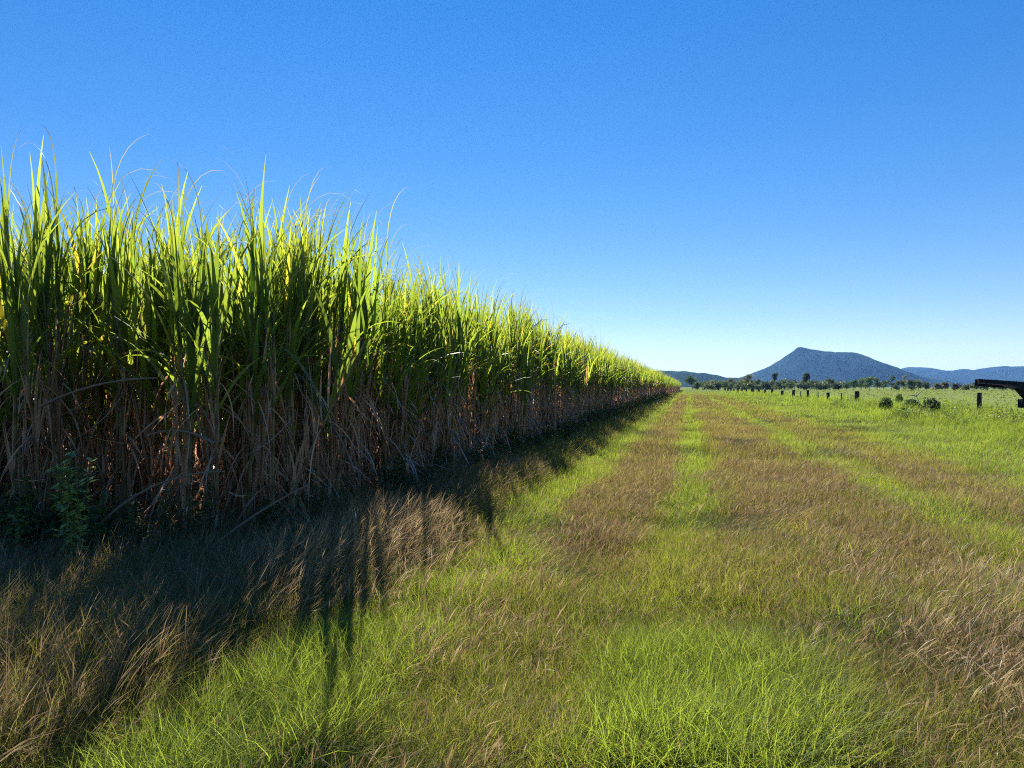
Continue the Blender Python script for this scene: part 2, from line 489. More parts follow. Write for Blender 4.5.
m0, m1, mass, trash = {}, {}, Mesh(), Mesh()
GRP = 'sugarcane plants standing in the cane block'
ordn = ['first', 'second', 'third', 'fourth', 'fifth', 'sixth', 'seventh', 'eighth', 'ninth', 'tenth', 'eleventh', 'twelfth']
n_lane = 0; n_face = {}
face_seen = [i for i in range(len(spots)) if spots[i][3] > 0 and spots[i][4] == 0]
face_seen.sort(key=lambda i: -spots[i][0])
for i, s in enumerate(spots):
    x, y, vis, row, k = s
    rz = random.uniform(-0.35, 0.35)
    h = scale_for(s)
    sx = random.choice((-1, 1)) * random.uniform(0.92, 1.1)
    z = float(gz(x, y))
    if i in single:
        near = cam_r[i] < 17
        if row == 0 and k == 0:
            lab = 'sugarcane plant on the near corner of the block where both faces meet'
        elif row == 0 and k < 9:
            lab = f'tall green sugarcane plant, {ordn[k - 1]} past the near corner along the grass track'
        elif i in face_seen and face_seen.index(i) < 8:
            lab = f'sugarcane plant with brown dead lower leaves, {ordn[face_seen.index(i)]} left of the near corner'
        elif row == 0:
            lab = 'sugarcane plant in the long outer row of the cane block beside the track'
        elif k == 0:
            lab = 'sugarcane plant on the shaded near face far left of the block corner'
        else:
            lab = 'sugarcane plant standing behind the outer plants inside the cane block'
        root = empty('sugarcane_plant', (x, y, z), rz, (sx, abs(sx), h)) if near else None
        if near:
            pi = (i * 7 + row) % NP
            if pi not in m0:
                st, G, D = P0[pi]
                m0[pi] = ([q.data('stalk', M_STALK, True) for q in st], G.data('green_leaves', M_CANE), D.data('dead_leaves', M_DRY))
            md = m0[pi]
            for q in md[0]:
                o = bpy.data.objects.new('stalk', q); COL.objects.link(o); o.parent = root
            for nm, q in (('green_leaves', md[1]), ('dead_leaves', md[2])):
                o = bpy.data.objects.new(nm, q); COL.objects.link(o); o.parent = root
        else:
            pi = (i * 5 + row) % 8
            if pi not in m1:
                st, G, D = P1[pi]
                J = Mesh(); S_ = Mesh()
                for q in st: S_.add(*q.arrays())
                for q in (G,): J.add(*q.arrays())
                m1[pi] = (S_.data('stalks', M_STALK, True), J.data('green_leaves', M_CANE), D.data('dead_leaves', M_DRY))
            root = empty('sugarcane_plant', (x, y, z), rz, (sx, abs(sx), h))
            for nm, q in zip(('stalks', 'green_leaves', 'dead_leaves'), m1[pi]):
                o = bpy.data.objects.new(nm, q); COL.objects.link(o); o.parent = root
        tag(root, lab, 'sugarcane', GRP)
    else:
        if cam_r[i] < 40: pr = P1[i % 8]
        else: pr = P2[i % 6]
        c_, s_ = math.cos(rz), math.sin(rz)
        for q in pr[0] + [pr[1], pr[2]]:
            v, f, c = q.arrays()
            v = v * np.array([sx, abs(sx), h])
            v = np.stack([v[:, 0] * c_ - v[:, 1] * s_ + x, v[:, 0] * s_ + v[:, 1] * c_ + y, v[:, 2] + z], 1)
            (mass if q is pr[1] else trash).add(v, f, c if q is pr[1] else c * 0.75)
tag(mass.build('sugarcane_crop', M_CANE), kind='stuff')
tag(trash.build('cane_trash', M_DRY), kind='stuff')

# broken dry stalks leaning over the foot of the near face
for (px, dp, z0, az, L, th0, dth, lab) in [
    (40, 6.9, 1.42, -0.2, 1.5, 1.25, 0.35, 'pale broken cane stalk slanting down at the left end of the near face'),
    (215, 6.45, 1.12, 3.0, 0.8, 1.15, 0.85, 'long dry cane stalk bowing across the near face'),
    (95, 6.3, 0.42, 0.25, 1.2, 0.75, 0.9, 'arched dead cane stalk bowing over just right of the tall weed'),
    (355, 7.6, 0.75, 2.6, 0.9, 0.6, 0.5, 'dry cane stalk bowed toward the corner beside the track'),
    (205, 6.2, 0.25, 0.3, 1.0, 0.85, 0.3, 'thin grey cane stalk slanting up to the right near the block corner')]:
    x, y = at(px, dp)
    M = Mesh()
    t = np.linspace(0, 1, 9); P = np.zeros((9, 3)); p = np.array([0., 0, 0])
    for k in range(9):
        P[k] = p
        th = th0 + dth * t[k]
        p = p + np.array([math.cos(az) * math.sin(th), math.sin(az) * math.sin(th), math.cos(th)]) * L / 8
    tubes(M, P[None], np.linspace(0.013, 0.007, 9)[None] * (1 + .15 * np.sin(np.arange(9) * 2.1))[None], 6, (0.20, 0.145, 0.10))
    o = M.build('broken_cane_stalk', M_STALK, None, True); o.location = (x, y, z0)
    tag(o, lab, 'cane stalk', 'broken cane stalks caught in the cane')

# ------------------------------------------------------------------ grass
def band(x, a, b, e): return smooth(a - e, a + e, x) * (1 - smooth(b - e, b + e, x))


def zones(x, y):
    j = (fbm(x * 0.9, y * 0.30, 11) - 0.5) + 0.6 * (fbm(x * 3.3, y * 1.4, 12) - 0.5)
    xj = x + j * 0.9
    far = smooth(9, 20, y)
    br = np.maximum(band(xj, -1.45, -0.35, 0.22) * 1.0, band(xj, 0.40, 2.45, 0.25) * (0.85))
    br = np.maximum(br, band(xj, 3.2, 4.8, 0.4) * (0.55))
    br *= 0.22 + 0.78 * smooth(4.5, 10.0, y)
    br *= 1 - 0.8 * band(y, 44, 55, 2) * smooth(0.1, 0.6, x)          # green band across the track
    br *= 1 - smooth(145, 170, y)
    p = fbm(x * 0.55, y * 0.40, 23)
    p2 = fbm(x * 1.6, y * 0.9, 29)
    br = np.clip(br * (0.55 + 0.55 * smooth(.32, .58, p2)) * (0.75 + 0.5 * p) + 0.2 * smooth(.55, .65, p), 0, 1)
    straw = smooth(0.9, 1.6, x + j) * (1 - smooth(6.0, 8.5, y)) * (0.35 + 0.65 * smooth(.4, .65, fbm(x * .8, y * .8, 5)))
    straw = np.maximum(straw, band(x, -1.8, -.7, .3) * band(y, 3.6, 6.0, .5) * 0.45 * smooth(.42, .6, fbm(x * 1.2, y * 1.2, 6)))
    straw = np.maximum(straw, band(x, -3.1, -1.9, .3) * band(y, 4.4, 7.5, .6) * 0.85)
    lush = smooth(4.5, 6.2, x + j * 1.5)
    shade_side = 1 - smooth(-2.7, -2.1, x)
    return br, straw, lush, shade_side, p


GG = Mesh(); SG = Mesh()
blade_prof = lambda t: (0.7 + 0.3 * min(1, t / .2)) * max(0.02, 1 - t ** 1.8)


def seed_prof(t):
    if t < 0.55: return 0.16
    u = (t - 0.55) / 0.45
    return 0.16 + 0.95 * max(0, math.sin(min(1, u * 1.02) * PI)) ** 0.8 if u < .98 else 0.05


RINGS = [(1.2, 2.6, 1600, 4, 1.0), (2.6, 4.8, 12500, 4, .75), (4.8, 8, 8000, 3, .85), (8, 15, 2600, 3, 1.25), (15, 30, 800, 2, 2.2), (30, 60, 200, 2, 4.6), (60, 130, 26, 2, 11), (130, 200, 9, 2, 18)]
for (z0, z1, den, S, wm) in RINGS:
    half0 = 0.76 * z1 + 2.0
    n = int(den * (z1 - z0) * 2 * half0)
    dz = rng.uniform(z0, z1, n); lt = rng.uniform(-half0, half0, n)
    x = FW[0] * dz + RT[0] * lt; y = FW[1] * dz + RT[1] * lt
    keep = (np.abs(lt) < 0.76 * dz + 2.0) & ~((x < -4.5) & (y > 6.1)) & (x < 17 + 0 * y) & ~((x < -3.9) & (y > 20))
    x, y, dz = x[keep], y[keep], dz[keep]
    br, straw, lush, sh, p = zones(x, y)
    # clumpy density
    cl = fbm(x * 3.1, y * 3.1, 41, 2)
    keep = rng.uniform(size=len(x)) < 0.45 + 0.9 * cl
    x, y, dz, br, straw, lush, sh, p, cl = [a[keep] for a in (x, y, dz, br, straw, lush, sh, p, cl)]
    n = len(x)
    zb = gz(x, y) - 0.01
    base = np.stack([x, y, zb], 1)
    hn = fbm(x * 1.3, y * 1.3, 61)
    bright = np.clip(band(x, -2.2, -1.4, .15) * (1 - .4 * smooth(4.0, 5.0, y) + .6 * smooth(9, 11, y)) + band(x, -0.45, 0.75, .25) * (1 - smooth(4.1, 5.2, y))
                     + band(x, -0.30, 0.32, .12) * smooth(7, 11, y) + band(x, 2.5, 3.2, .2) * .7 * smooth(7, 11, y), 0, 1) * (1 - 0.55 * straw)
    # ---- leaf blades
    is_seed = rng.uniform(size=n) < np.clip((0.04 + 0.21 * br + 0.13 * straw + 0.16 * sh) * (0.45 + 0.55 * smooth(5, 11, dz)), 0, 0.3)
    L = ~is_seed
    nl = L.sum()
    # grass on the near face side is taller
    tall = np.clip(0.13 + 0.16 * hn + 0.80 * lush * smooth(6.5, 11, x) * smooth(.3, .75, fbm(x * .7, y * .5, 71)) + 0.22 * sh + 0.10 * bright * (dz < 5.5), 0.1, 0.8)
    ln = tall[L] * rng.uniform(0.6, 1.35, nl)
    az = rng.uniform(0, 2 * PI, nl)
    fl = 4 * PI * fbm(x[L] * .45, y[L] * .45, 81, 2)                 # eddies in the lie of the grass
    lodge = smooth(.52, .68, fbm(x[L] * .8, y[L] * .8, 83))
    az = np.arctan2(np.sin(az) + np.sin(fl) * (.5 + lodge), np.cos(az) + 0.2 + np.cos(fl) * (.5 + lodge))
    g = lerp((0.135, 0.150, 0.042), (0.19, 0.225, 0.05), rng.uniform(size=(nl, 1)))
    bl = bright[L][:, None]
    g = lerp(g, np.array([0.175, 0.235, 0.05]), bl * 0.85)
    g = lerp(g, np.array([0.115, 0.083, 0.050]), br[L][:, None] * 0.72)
    g = lerp(g, np.array([0.20, 0.17, 0.085]), sh[L][:, None] * 0.6)  # dry seeding tan, also lifting the cane-shade strip through blade colour
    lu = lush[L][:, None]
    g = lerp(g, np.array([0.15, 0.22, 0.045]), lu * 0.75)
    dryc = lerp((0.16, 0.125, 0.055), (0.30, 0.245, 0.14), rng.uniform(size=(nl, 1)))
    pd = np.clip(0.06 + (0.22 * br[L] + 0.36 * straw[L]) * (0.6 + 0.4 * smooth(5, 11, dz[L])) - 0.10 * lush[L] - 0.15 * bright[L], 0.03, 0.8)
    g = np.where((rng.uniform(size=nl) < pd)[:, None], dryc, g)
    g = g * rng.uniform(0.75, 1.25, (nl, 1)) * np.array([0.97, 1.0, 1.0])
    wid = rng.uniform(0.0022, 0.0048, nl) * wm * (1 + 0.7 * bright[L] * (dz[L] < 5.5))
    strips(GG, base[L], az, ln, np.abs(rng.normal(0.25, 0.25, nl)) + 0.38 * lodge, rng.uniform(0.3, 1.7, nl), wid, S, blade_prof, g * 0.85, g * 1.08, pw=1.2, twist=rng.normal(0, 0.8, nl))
    # ---- seed stalks
    Q = is_seed; ns = Q.sum()
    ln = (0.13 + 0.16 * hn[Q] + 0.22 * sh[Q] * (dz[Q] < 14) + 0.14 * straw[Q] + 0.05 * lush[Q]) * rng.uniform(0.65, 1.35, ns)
    az = rng.normal(0.15, 1.3, ns)
    rd = lerp((0.12, 0.078, 0.052), (0.215, 0.155, 0.105), rng.uniform(size=(ns, 1)))
    st = lerp((0.26, 0.205, 0.12), (0.42, 0.34, 0.225), rng.uniform(size=(ns, 1)))
    rd = lerp(rd, np.array([0.25, 0.18, 0.115]), sh[Q][:, None] * 0.6)  # cane-shade tone put into the seed-head colour over its own brown
    hc = np.where((rng.uniform(size=ns) < np.clip(0.18 + 0.6 * straw[Q], 0, .8))[:, None], st, rd)
    stem = lerp((0.12, 0.11, 0.04), (0.17, 0.13, 0.06), rng.uniform(size=(ns, 1)))
    SS = max(4, S + 1)
    th0 = np.abs(rng.normal(0.22, 0.18, ns)); dt = rng.uniform(0.2, 1.25, ns)
    for rep in range(2 if dz.mean() < 16 else 1):
        strips(SG, base[Q], az + rep * 0.15, ln, th0 + rep * .02, dt, rng.uniform(0.0020, 0.0048, ns) * max(1, wm * 0.65), SS, seed_prof, stem, hc, pw=1.5,
               twist=rng.normal(0, 0.8, ns) + rep * 1.5, cpow=0.7)
# coarse tussocks and flattened straw litter among the fine blades
nt_ = 900
dz = 2.4 + 13 * rng.uniform(size=nt_) ** 1.5; lt = rng.uniform(-1, 1, nt_) * (0.74 * dz + 1.5)
tx = FW[0] * dz + RT[0] * lt; ty = FW[1] * dz + RT[1] * lt
tb = fbm(tx * .9, ty * .9, 95) + 0.35 * band(tx, -.3, .8, .2) * (1 - smooth(4, 5.2, ty)) + 0.12 * band(tx, -2.2, -1.4, .2)
k = (tb > 0.50) & (tx > -3.2); tx, ty, dz = tx[k], ty[k], dz[k]
nb = 26; nn = len(tx)
sz = np.repeat(rng.uniform(.6, 1.25, nn), nb)
bx_ = np.repeat(tx, nb) + rng.normal(0, .035, nn * nb); by_ = np.repeat(ty, nb) + rng.normal(0, .035, nn * nb)
g = np.repeat(lerp((0.10, 0.155, 0.03), (0.19, 0.235, 0.05), rng.uniform(size=(nn, 1))), nb, axis=0) * rng.uniform(.75, 1.25, (nn * nb, 1))
strips(GG, np.stack([bx_, by_, gz(bx_, by_) - .01], 1), rng.uniform(0, 2 * PI, nn * nb), rng.uniform(.14, .34, nn * nb) * sz, np.abs(rng.normal(.35, .25, nn * nb)), rng.uniform(.5, 1.9, nn * nb),
       rng.uniform(.005, .0095, nn * nb) * sz, 5, blade_prof, g * .85, g * 1.1, pw=1.2, twist=rng.normal(0, .6, nn * nb))
nl_ = 15000
dz = 2.2 + 14 * rng.uniform(size=nl_) ** 1.4; lt = rng.uniform(-1, 1, nl_) * (0.74 * dz + 1.5)
tx = FW[0] * dz + RT[0] * lt; ty = FW[1] * dz + RT[1] * lt
_, st_, _, _, _ = zones(tx, ty)
k = (tx > -3.6) & (rng.uniform(size=nl_) < .12 + .9 * smooth(.5, .68, fbm(tx * 1.1, ty * 1.1, 97)) + .5 * st_); tx, ty, dz = tx[k], ty[k], dz[k]; nn = len(tx)
g = lerp((0.15, 0.11, 0.06), (0.30, 0.24, 0.15), rng.uniform(size=(nn, 1)))
strips(GG, np.stack([tx, ty, gz(tx, ty) + rng.uniform(.02, .15, nn)], 1), rng.normal(.3, 1.1, nn), rng.uniform(.10, .26, nn), rng.uniform(1.0, 1.5, nn), rng.normal(.25, .5, nn),
       rng.uniform(.0016, .0034, nn) * (1 + dz / 14), 3, blade_prof, g, g, twist=rng.normal(0, .8, nn))
tag(GG.build('green_grass', M_GRASS), kind='stuff')
tag(SG.build('seeding_grass', M_SEED), kind='stuff')

# tufts out over the paddock and the far end of the track
PG = Mesh()
n = 26000
dz = 55 + 305 * rng.uniform(size=n) ** 1.5; lt = rng.uniform(-0.85, 0.85, n) * dz
x = FW[0] * dz + RT[0] * lt; y = FW[1] * dz + RT[1] * lt
k = ((x > 16.5) | ((y > 165) & (x > -5))) & (y < 420); x, y, dz = x[k], y[k], dz[k]; n = len(x)
gp = fbm(x * .05, y * .03, 90)[:, None]
g = lerp((0.10, 0.14, 0.042), (0.12, 0.145, 0.052), gp) * rng.uniform(0.8, 1.2, (n, 1))
strips(PG, np.stack([x, y, gz(x, y)], 1), rng.uniform(0, 2 * PI, n), rng.uniform(0.08, 0.22, n), rng.uniform(0, .6, n), rng.uniform(.2, 1, n),
       0.0024 * dz, 2, blade_prof, g, g * 1.1, twist=rng.normal(0, .6, n))
tag(PG.build('pasture_grass', M_GRASS), kind='stuff')

# ------------------------------------------------------------------ weeds and bushes
def leaf_quads(M, P, az, el, L, W, c):
    """pointed broad leaves: two quads folded along the midrib"""
    n = len(P)
    d = np.stack([np.cos(az) * np.cos(el), np.sin(az) * np.cos(el), np.sin(el)], 1)
    s = np.stack([-np.sin(az), np.cos(az), np.zeros(n)], 1)
    up = np.cross(s, d) * -1
    L = L[:, None]; W = W[:, None]
    a = P; b = P + d * L * .45 + s * W + up * W * .25; e = P + d * L; f = P + d * L * .45 - s * W + up * W * .25; m = P + d * L * .5
    V = np.stack([a, b, e, m, f], 1)
    i = np.arange(n)[:, None] * 5
    Q = np.concatenate([i + np.array([[0, 1, 2, 3]]), i + np.array([[0, 3, 2, 4]])])
    M.add(V, Q, np.repeat(np.broadcast_to(c, (n, 3)), 5, axis=0))


def weed(x, y, h, spread, nst, nlv, lsize, col, label, group=None, cat='weed', name='weed_plant', seed=1):
    r = np.random.default_rng(seed)
    root = empty(name, (x, y, float(gz(x, y))))
    S = Mesh(); Lf = Mesh()
    for s in range(nst):
        a = r.uniform(0, 2 * PI); hh = h * (1 if s == 0 else r.uniform(0.45, 0.95)); out = spread * r.uniform(0.2, 1) * (0.15 if s == 0 else 1)
        t = np.linspace(0, 1, 6)
        P = np.stack([math.cos(a) * out * t ** 1.5 + r.normal(0, .015, 6), math.sin(a) * out * t ** 1.5 + r.normal(0, .015, 6), hh * t], 1); P[0, :2] *= .3
        tubes(S, P[None], np.linspace(0.008, 0.003, 6)[None] * max(1, h), 5, (0.07, 0.085, 0.03))
        f = r.uniform(0.1, 1, nlv)
        B = np.stack([np.interp(f, t, P[:, k]) for k in range(3)], 1)
        B += r.normal(0, spread * 0.16, (nlv, 3)) * (1.15 - f)[:, None]
        B[:, 2] = np.maximum(B[:, 2], 0.02)
        c = np.array(col) * r.uniform(0.65, 1.35, (nlv, 1)) * lerp((1, 1, 1), (1.3, 1.15, .9), r.uniform(size=(nlv, 1)))
        ls = lsize * r.uniform(0.5, 1.25, nlv)
        leaf_quads(Lf, B, r.uniform(0, 2 * PI, nlv), r.uniform(-0.6, 0.7, nlv), ls, ls * 0.27, c)
    S.build('stem', M_STALK, root); Lf.build('foliage', M_WEED, root)
    tag(root, label, cat, group)
    return root


x, y = at(72, 5.75)
weed(x, y, 1.12, 0.17, 7, 95, 0.080, (0.32, 0.40, 0.18), 'tall pale green leafy weed standing alone before the dark foot of the cane', seed=5)  # leaf colour lightened to stand for sun coming through the cane
x, y = at(18, 6.1)
weed(x, y, 0.62, 0.30, 7, 50, 0.085, (0.16, 0.21, 0.08), 'bushy weed at the left edge beside the tall leafy weed', seed=6)
x, y = at(302, 6.35)
weed(x, y, 0.62, 0.20, 5, 40, 0.07, (0.08, 0.115, 0.03), 'small lit weed with pale leaves at the foot of the cane by the corner', seed=8)
r0 = np.random.default_rng(50)
WG = 'low dark weeds along the foot of the cane'
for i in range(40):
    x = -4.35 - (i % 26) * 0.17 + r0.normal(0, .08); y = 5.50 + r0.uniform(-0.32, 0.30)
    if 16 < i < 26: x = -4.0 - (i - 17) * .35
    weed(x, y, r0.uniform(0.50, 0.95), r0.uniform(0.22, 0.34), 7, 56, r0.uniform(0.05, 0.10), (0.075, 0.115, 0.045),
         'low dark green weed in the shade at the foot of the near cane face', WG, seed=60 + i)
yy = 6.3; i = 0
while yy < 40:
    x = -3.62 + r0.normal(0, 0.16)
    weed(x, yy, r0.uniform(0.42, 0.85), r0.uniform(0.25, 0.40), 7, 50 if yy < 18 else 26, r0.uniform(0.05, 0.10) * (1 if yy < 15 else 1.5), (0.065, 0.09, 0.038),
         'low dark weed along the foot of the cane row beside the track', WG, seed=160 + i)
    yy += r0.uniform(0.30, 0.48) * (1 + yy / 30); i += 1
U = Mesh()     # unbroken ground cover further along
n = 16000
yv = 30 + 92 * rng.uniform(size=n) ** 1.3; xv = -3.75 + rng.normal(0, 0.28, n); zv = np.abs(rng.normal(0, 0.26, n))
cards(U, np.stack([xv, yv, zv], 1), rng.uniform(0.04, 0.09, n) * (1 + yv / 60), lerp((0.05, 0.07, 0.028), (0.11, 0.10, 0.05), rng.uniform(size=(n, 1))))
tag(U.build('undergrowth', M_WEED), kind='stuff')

# rank weeds along the fence
FWG = 'rank green weeds along the fence'
for i in range(110):
    x = r0.uniform(6.5, 14.5); y = r0.uniform(17, 62)
    if (x - 6.5) / y < 0.14: x += 3
    weed(x, y, r0.uniform(0.45, 0.95), r0.uniform(0.35, 0.7), 8, 40, r0.uniform(0.07, 0.13), lerp((0.10, 0.17, 0.04), (0.19, 0.25, 0.07), r0.uniform()),
         'leafy green weed clump in the tall grass before the paddock fence', FWG, seed=300 + i)


def bush(px, depth, w, h, label, col, name='shrub', n=900, seed=1):
    r = np.random.default_rng(seed)
    x, y = at(px, depth)
    root = empty(name, (x, y, float(gz(x, y))))
    S = Mesh()
    for k in range(6):
        a = k / 6 * 2 * PI; t = np.linspace(0, 1, 5)
        P = np.stack([math.cos(a) * w * .35 * t, math.sin(a) * w * .35 * t, h * .75 * t], 1)
        tubes(S, P[None], np.linspace(.02, .006, 5)[None], 5, (0.09, 0.07, 0.045))
    S.build('stem', M_BARK, root)
    Lf = Mesh()
    d = r.normal(size=(n, 3)); d /= np.linalg.norm(d, axis=1, keepdims=True)
    lump = 0.82 + 0.3 * vnoise(np.arctan2(d[:, 1], d[:, 0]) * 1.6 + seed * 9, d[:, 2] * 2.2, seed)
    P = d * (w * .5 * lump * r.uniform(0, 1, n) ** .35)[:, None] * np.array([1, 1, h / w]) + np.array([0, 0, h * .52])
    P[:, 2] = np.maximum(P[:, 2], .05)
    c = np.array(col) * r.uniform(1.2, 2.9, (n, 1))
    cards(Lf, P, r.uniform(.03, .065, n), c, 1.3)
    Lf.build('foliage', M_TREE, root)
    return tag(root, label, 'shrub', 'dark shrubs on the fence line')


bush(886, 44, 0.75, 1.0, 'small dark shrub on the fence line just right of a fence post', (0.022, 0.035, 0.02), seed=1)
bush(912, 44, 0.95, 0.9, 'wide dark shrub below a bare pale branch on the fence line', (0.022, 0.036, 0.02), seed=2)
bush(931, 40, 0.95, 1.05, 'round dark shrub nearest the heavy timber beam', (0.020, 0.034, 0.018), n=1200, seed=3)
bush(899, 56, 0.6, 1.1, 'small green shrub behind the other dark shrubs of the fence line', (0.05, 0.075, 0.025), seed=4)

# bare pale branch
x, y = at(918, 43); M = Mesh()
paths = [[(0, 0, 0), (-.03, 0, .4), (0.06, 0, .75), (-.10, 0, 1.05), (-.08, 0, 1.25)], [(-.10, 0, 1.05), (0.05, .02, 1.2), (.2, .03, 1.32), (.32, .05, 1.42), (.42, .05, 1.47)],
         [(-.10, 0, 1.05), (-.25, .03, 1.1), (-.4, .05, 1.12), (-.5, .05, 1.08), (-.6, .05, 1.02)]]
for p in paths:
    tubes(M, np.array(p)[None], np.linspace(.035, .014, 5)[None], 6, (0.42, 0.36, 0.26))
o = M.build('dead_branch', M_BARK, None, True); o.location = (x, y, 0); o.rotation_euler.z = YAW
tag(o, 'bare pale dead branch sticking up between two dark shrubs', 'branch')

# ------------------------------------------------------------------ fence posts
def post(x, y, h, w, label, tilt=0.0, seed=0):
    r = np.random.default_rng(seed)
    M = Mesh(); K = 9; T = 7
    t = np.linspace(-0.05, 1, T); P = np.stack([r.normal(0, .006, T), r.normal(0, .006, T), h * t], 1)
    R = np.full(T, w / 2) * np.linspace(1.08, 0.96, T)
    tubes(M, P[None], R[None], K, (0.045, 0.038, 0.034))
    # sawn top
    a = np.arange(K) / K * 2 * PI
    V = np.concatenate([[P[-1] + [0, 0, .015]], M.v[0][-K:]])
    q = [[0, 1 + i, 1 + (i + 1) % K, 1 + (i + 1) % K] for i in range(K)]
    q = [[0, 1 + i, 1 + (i + 1) % K, 1 + (i + 2) % K] for i in range(0, K - 1, 2)] + [[0, K, 1, 1 + K // 2 * 0 + 1]]
    q = [f for f in q if len(set(f)) == 4]
    M.add(V, q, (0.075, 0.065, 0.055))
    o = M.build('fence_post', M_TIMBER); o.location = (x, y, float(gz(x, y))); o.rotation_euler = (r.normal(0, .03), tilt + r.normal(0, .03), r.uniform(0, 6))
    tag(o, label, 'fence post', 'timber posts of the paddock fence')
    return o


PX = [979, 857, 828, 808, 793, 782, 772, 765, 759, 752, 746.5, 742, 738, 734, 731, 728, 725]
labs = {0: 'stout grey fence post under the free end of the heavy dark beam', 1: 'dark fence post standing just left of the small dark shrub',
        2: 'dark timber fence post, second leftward along the fence from the shrubs', 3: 'dark timber fence post below the tree with the clear trunk',
        4: 'short dark fence post, fourth leftward along the fence from the shrubs', 5: 'squat dark fence post, fifth leftward along the fence from the shrubs'}
for i, px in enumerate(PX):
    phi = math.atan((px - 512) / F_PX) - YAW
    y = 13.7 / math.tan(phi)
    h = 1.30 if i == 0 else 1.12 + 0.12 * math.sin(i * 2.3)
    post(13.7, y, h, 0.22 if i == 0 else (0.34 + .05 * math.sin(i * 1.7)) * (1 + max(0, y - 90) / 260), labs.get(i, 'tiny dark fence post in the distant end of the paddock fence'), seed=i)
phi = math.atan((754.5 - 512) / F_PX) - YAW
o = post(13.2, 13.2 / math.tan(phi), 1.5, 0.4, 'distant fence post fallen over to a slant', tilt=0.95, seed=77)
for px, lab in ((818, 'thin steel picket between the two nearest middle fence posts'), (800.5, 'thin steel picket left of the post below the clear trunked tree'), (841.5, 'thin steel picket left of the post beside the shrubs')):
    phi = math.atan((px - 512) / F_PX) - YAW
    y = 13.7 / math.tan(phi)
    M = Mesh(); box(M, (0, 0, 0.5), 0.09, 0.05, 1.05, (0.07, 0.06, 0.055), bev=.004); box(M, (0.0, 0.05, 0.5), 0.02, 0.05, 1.05, (0.07, 0.06, 0.055), bev=.003)
    o = M.build('steel_picket', M_STEEL); o.location = (13.7, y, 0)
    tag(o, lab, 'fence picket', 'steel pickets of the paddock fence')

# heavy timber beam on its braced post
D = 26.0
x0, y0 = at(976.5, D); x1, y1 = at(1034, D)
root = empty('timber_frame', (x1, y1, 0), YAW)
tag(root, 'heavy dark timber beam jutting left from a braced post at the right edge', 'timber frame')
Lb = math.hypot(x1 - x0, y1 - y0)
dark = (0.022, 0.021, 0.022)
zt = CAM_H + (HOR - 379.5) / F_PX * D          # top of the free end
ht = 7.2 / F_PX * D
M = Mesh(); sl = math.atan2(3.2, 48)
box(M, (-Lb / 2 + .35, 0, zt - ht / 2 - math.tan(sl) * Lb / 2), Lb + .7, 0.22, ht, dark, ry=sl); M.build('beam', M_TIMBER, root)
M = Mesh(); box(M, (0.12, 0, 0.68), 0.26, 0.26, 1.36, dark); M.build('post', M_TIMBER, root)
M = Mesh(); box(M, (-0.30, 0.0, 1.29), 0.78, 0.16, 0.20, dark, ry=0.85); M.build('brace', M_TIMBER, root)
M = Mesh(); box(M, (-0.20, -.02, 1.03), 0.62, 0.20, 0.30, dark); M.build('stub', M_TIMBER, root)

# ------------------------------------------------------------------ trees
def tree(px, depth, h, w, label, group, col=(0.035, 0.05, 0.022), clear=0.2, n=900, seed=0, lobes=12, sz=None, bark=(0.14, 0.12, 0.10), squash=1.0):
    r = np.random.default_rng(seed)
    x, y = at(px, depth)
    root = empty('tree', (x, y, 0), r.uniform(0, 6))
    T = Mesh(); t = np.linspace(0, 1, 6)
    hb = h * max(clear, .12)
    P = np.stack([r.normal(0, .012 * h, 6), r.normal(0, .012 * h, 6), -0.1 + h * 0.78 * t], 1); P[0, :2] = 0
    tubes(T, P[None], (h * 0.030 * np.linspace(1, .3, 6))[None], 7, bark)
    cen = []
    for k in range(lobes):
        a = r.uniform(0, 2 * PI); zz = hb + (h - hb) * r.uniform(0.18, 0.88); q = (zz - hb) / (h - hb)
        rr = w * .5 * math.sqrt(max(.05, 1 - (2 * q - 0.9) ** 2)) * r.uniform(.15, .75)
        c = np.array([rr * math.cos(a), rr * math.sin(a), zz]); cen.append(c)
        s = P[min(5, 1 + int(q * 4))]
        mid = (s + c) / 2 + [0, 0, -.04 * h]
        L = np.stack([s, s * .7 + c * .3 + [0, 0, -.01 * h], mid, s * .25 + c * .75, c])
        tubes(T, L[None], (h * .011 * np.linspace(1, .3, 5))[None], 5, bark)
    T.build('trunk', M_BARK, root)
    cen = np.array(cen)
    C = Mesh()
    lr = w * r.uniform(.19, .30, lobes)
    ki = r.integers(0, lobes, n)
    d = r.normal(size=(n, 3)); d /= np.linalg.norm(d, axis=1, keepdims=True)
    Pl = cen[ki] + d * (lr[ki] * r.uniform(.25, 1.15, n))[:, None] * np.array([1, 1, .75 * squash])
    tone = r.uniform(.75, 1.3, lobes)[ki][:, None] * r.uniform(.75, 1.25, (n, 1))
    cards(C, Pl, r.uniform(.6, 1.2, n) * (sz or w * .066), np.array(col) * tone * 2.5, 1.2)  # crown colour lifted overall, pale distance haze put into it
    C.build('crown', M_TREE, root)
    tag(root, label, 'tree', group)
    return root


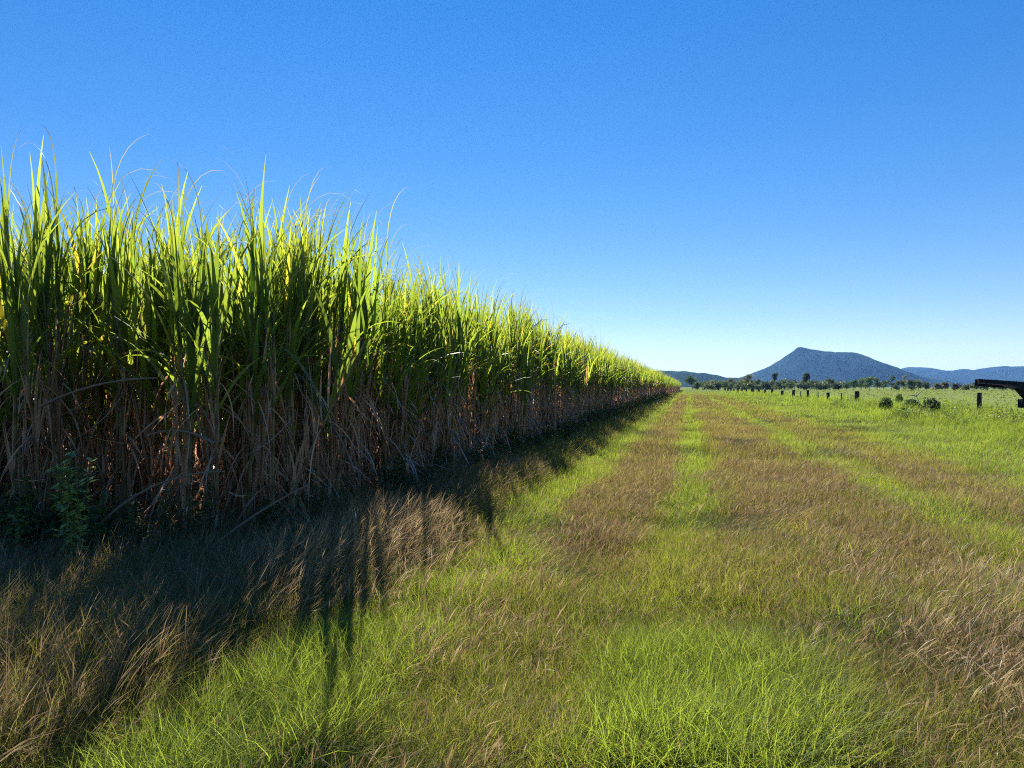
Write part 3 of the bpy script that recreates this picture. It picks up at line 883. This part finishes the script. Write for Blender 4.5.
TG = 'trees of the distant tree line'
tree(775, 380, 8.6, 3.7, 'tall dark slender tree standing above the tree line under the peak', TG, (0.022, 0.030, 0.020), .30, 1100, 1, 16)
tree(806, 370, 8.7, 4.6, 'tall dark tree with a bare clear trunk right of the slender tree', TG, (0.020, 0.028, 0.020), .40, 1200, 2, 16)
tree(830, 370, 6.2, 4.6, 'broad dark tree right of the tree with the clear trunk', TG, (0.026, 0.036, 0.022), .25, 520, 3)
tree(749, 380, 7.6, 5.6, 'pale thin crowned tree where the low hills meet the mountain', TG, (0.095, 0.085, 0.055), .15, 700, 4)
tree(741, 400, 6.2, 4.0, 'sparse pale tree left of the pale thin crowned tree', TG, (0.08, 0.085, 0.05), .15, 600, 5)
tree(692, 390, 7.6, 7, 'dark tree with bare lower trunk beside the far end of the cane', TG, (0.030, 0.042, 0.020), .35, 520, 6)
tree(718, 320, 3.2, 4.4, 'low black green bush at the far end of the paddock fence', TG, (0.015, 0.022, 0.012), .05, 520, 7)
tree(905, 330, 7.2, 2.6, 'tall pale feathery tree above the dense green clump', TG, (0.06, 0.075, 0.04), .15, 700, 8)
tree(892, 330, 6.4, 4.0, 'dark tree at the right end of the dense green clump', TG, (0.026, 0.040, 0.020), .15, 520, 9)
for i, (px, h, w) in enumerate([(846, 4.2, 4.0), (853, 5.2, 5), (861, 5.9, 5.5), (869, 6.0, 5.5), (877, 5.6, 5), (884, 5.0, 4.5)]):
    tree(px, 320 + (i % 3) * 14, h, w, 'rounded tree in the dense green clump on the far side of the paddock', 'trees of the dense green clump', (0.036, 0.054, 0.022), .08, 520, 20 + i)
for i in range(34):
    px = 700 + i * 4.3 + r0.normal(0, 1.2)
    c = lerp((0.045, 0.058, 0.030), (0.075, 0.078, 0.048), r0.uniform())
    tree(px, r0.uniform(380, 520), r0.uniform(3.8, 6.6), r0.uniform(3.6, 6), 'grey green tree in the low distant tree line below the mountain', 'grey green trees below the mountain', c, .06, 800, 40 + i)
for i in range(22):
    px = 697 + i * 6.8 + r0.normal(0, 1.2)
    tree(px, r0.uniform(350, 375), r0.uniform(2.2, 4.0), r0.uniform(4.5, 7), 'low spreading bushy tree along the front of the distant tree line', 'bushy trees fronting the tree line', lerp((0.036, 0.048, 0.026), (0.06, 0.068, 0.04), r0.uniform()), .03, 500, 240 + i)
for i, (px, h, w) in enumerate([(897, 3.6, 4), (903, 4.2, 4), (911, 4.0, 4.5), (918, 4.4, 4.5), (926, 3.4, 4), (937, 2.8, 4), (945, 3.1, 4.5), (966, 2.4, 3.5), (975, 2.9, 4), (984, 3.0, 4.5), (994, 2.9, 4), (1003, 3.1, 4.6), (1012, 3.0, 4), (1022, 3.2, 5), (1033, 3.2, 5), (1046, 3.4, 5), (1060, 3.5, 5)]):
    tree(px, 300 + 18 * math.sin(i * 2.1), h, w, 'low scrubby tree at the far right edge of the paddock', 'scrubby trees right of the clump', lerp((0.04, 0.05, 0.028), (0.075, 0.07, 0.045), r0.uniform()), .05, 800, 90 + i)
tree(955, 285, 2.6, 4.2, 'dark brown rounded bush left of the heavy beam across the paddock', TG, (0.028, 0.024, 0.020), .03, 520, 130)

# ------------------------------------------------------------------ air
hz = bpy.data.meshes.new('haze')
a, zb, zt_ = 11800, -4.0, 252.0
v = [(x, y, z) for z in (zb, zt_) for (x, y) in ((-a, -a), (a, -a), (a, a), (-a, a))]
hz.from_pydata(v, [], [(3, 2, 1, 0), (4, 5, 6, 7), (0, 1, 5, 4), (1, 2, 6, 5), (2, 3, 7, 6), (3, 0, 4, 7)])
m, nt, out = new_mat('haze_air')
pv = nt.nodes.new('ShaderNodeVolumePrincipled')
pv.inputs['Color'].default_value = (0.20, 0.46, 1.0, 1); pv.inputs['Density'].default_value = 3.0e-5; pv.inputs['Anisotropy'].default_value = 0.4
nt.links.new(pv.outputs[0], out.inputs['Volume'])
hz.materials.append(m)
ho = bpy.data.objects.new('haze', hz); COL.objects.link(ho); ho['kind'] = 'stuff'

# ------------------------------------------------------------------ sky, sun, camera
w = bpy.data.worlds.new('World'); SC.world = w; w.use_nodes = True
nt = w.node_tree; nt.nodes.clear()
sk = nt.nodes.new('ShaderNodeTexSky'); sk.sky_type = 'NISHITA'; sk.sun_disc = False
sk.sun_elevation = SUN_EL; sk.sun_rotation = -SUN_AZ
sk.altitude = 50; sk.air_density = 1.0; sk.dust_density = 0.0; sk.ozone_density = 5.0
bg = nt.nodes.new('ShaderNodeBackground'); bg.inputs['Strength'].default_value = 0.069
wo = nt.nodes.new('ShaderNodeOutputWorld')
hs = nt.nodes.new('ShaderNodeHueSaturation'); hs.inputs['Saturation'].default_value = 1.64; hs.inputs['Hue'].default_value = 0.515
gm = nt.nodes.new('ShaderNodeGamma'); gm.inputs['Gamma'].default_value = 0.64
nt.links.new(sk.outputs[0], gm.inputs['Color']); nt.links.new(gm.outputs[0], hs.inputs['Color']); nt.links.new(hs.outputs[0], bg.inputs['Color']); nt.links.new(bg.outputs[0], wo.inputs['Surface'])

sd = bpy.data.lights.new('sun', 'SUN'); sd.energy = 4.2; sd.angle = math.radians(0.5); sd.color = (1.0, 0.95, 0.86)
so = bpy.data.objects.new('sun', sd); COL.objects.link(so)
to_sun = Vector((-math.sin(SUN_AZ) * math.cos(SUN_EL), math.cos(SUN_AZ) * math.cos(SUN_EL), math.sin(SUN_EL)))
so.rotation_euler = to_sun.to_track_quat('Z', 'Y').to_euler()
so.location = to_sun * 50

cd = bpy.data.cameras.new('camera'); cd.sensor_width = 36; cd.lens = 36 * F_PX / 1024; cd.clip_start = 0.05; cd.clip_end = 40000
co = bpy.data.objects.new('camera', cd); COL.objects.link(co)
co.location = (0, 0, CAM_H)
co.rotation_euler = (math.radians(90) + math.atan((HOR - 384) / F_PX), 0, YAW)
SC.camera = co

SC.render.engine = 'CYCLES'
cy = SC.cycles
cy.max_bounces = 9; cy.diffuse_bounces = 6; cy.glossy_bounces = 2; cy.transmission_bounces = 4; cy.volume_bounces = 0
cy.caustics_reflective = False; cy.caustics_refractive = False
cy.use_denoising = False; cy.use_adaptive_sampling = False; cy.sample_clamp_indirect = 4.0
cy.filter_width = 1.1
vs = SC.view_settings
vs.view_transform = 'Standard'; vs.look = 'None'; vs.gamma = 1.0; vs.use_curve_mapping = False; vs.exposure = 1.84
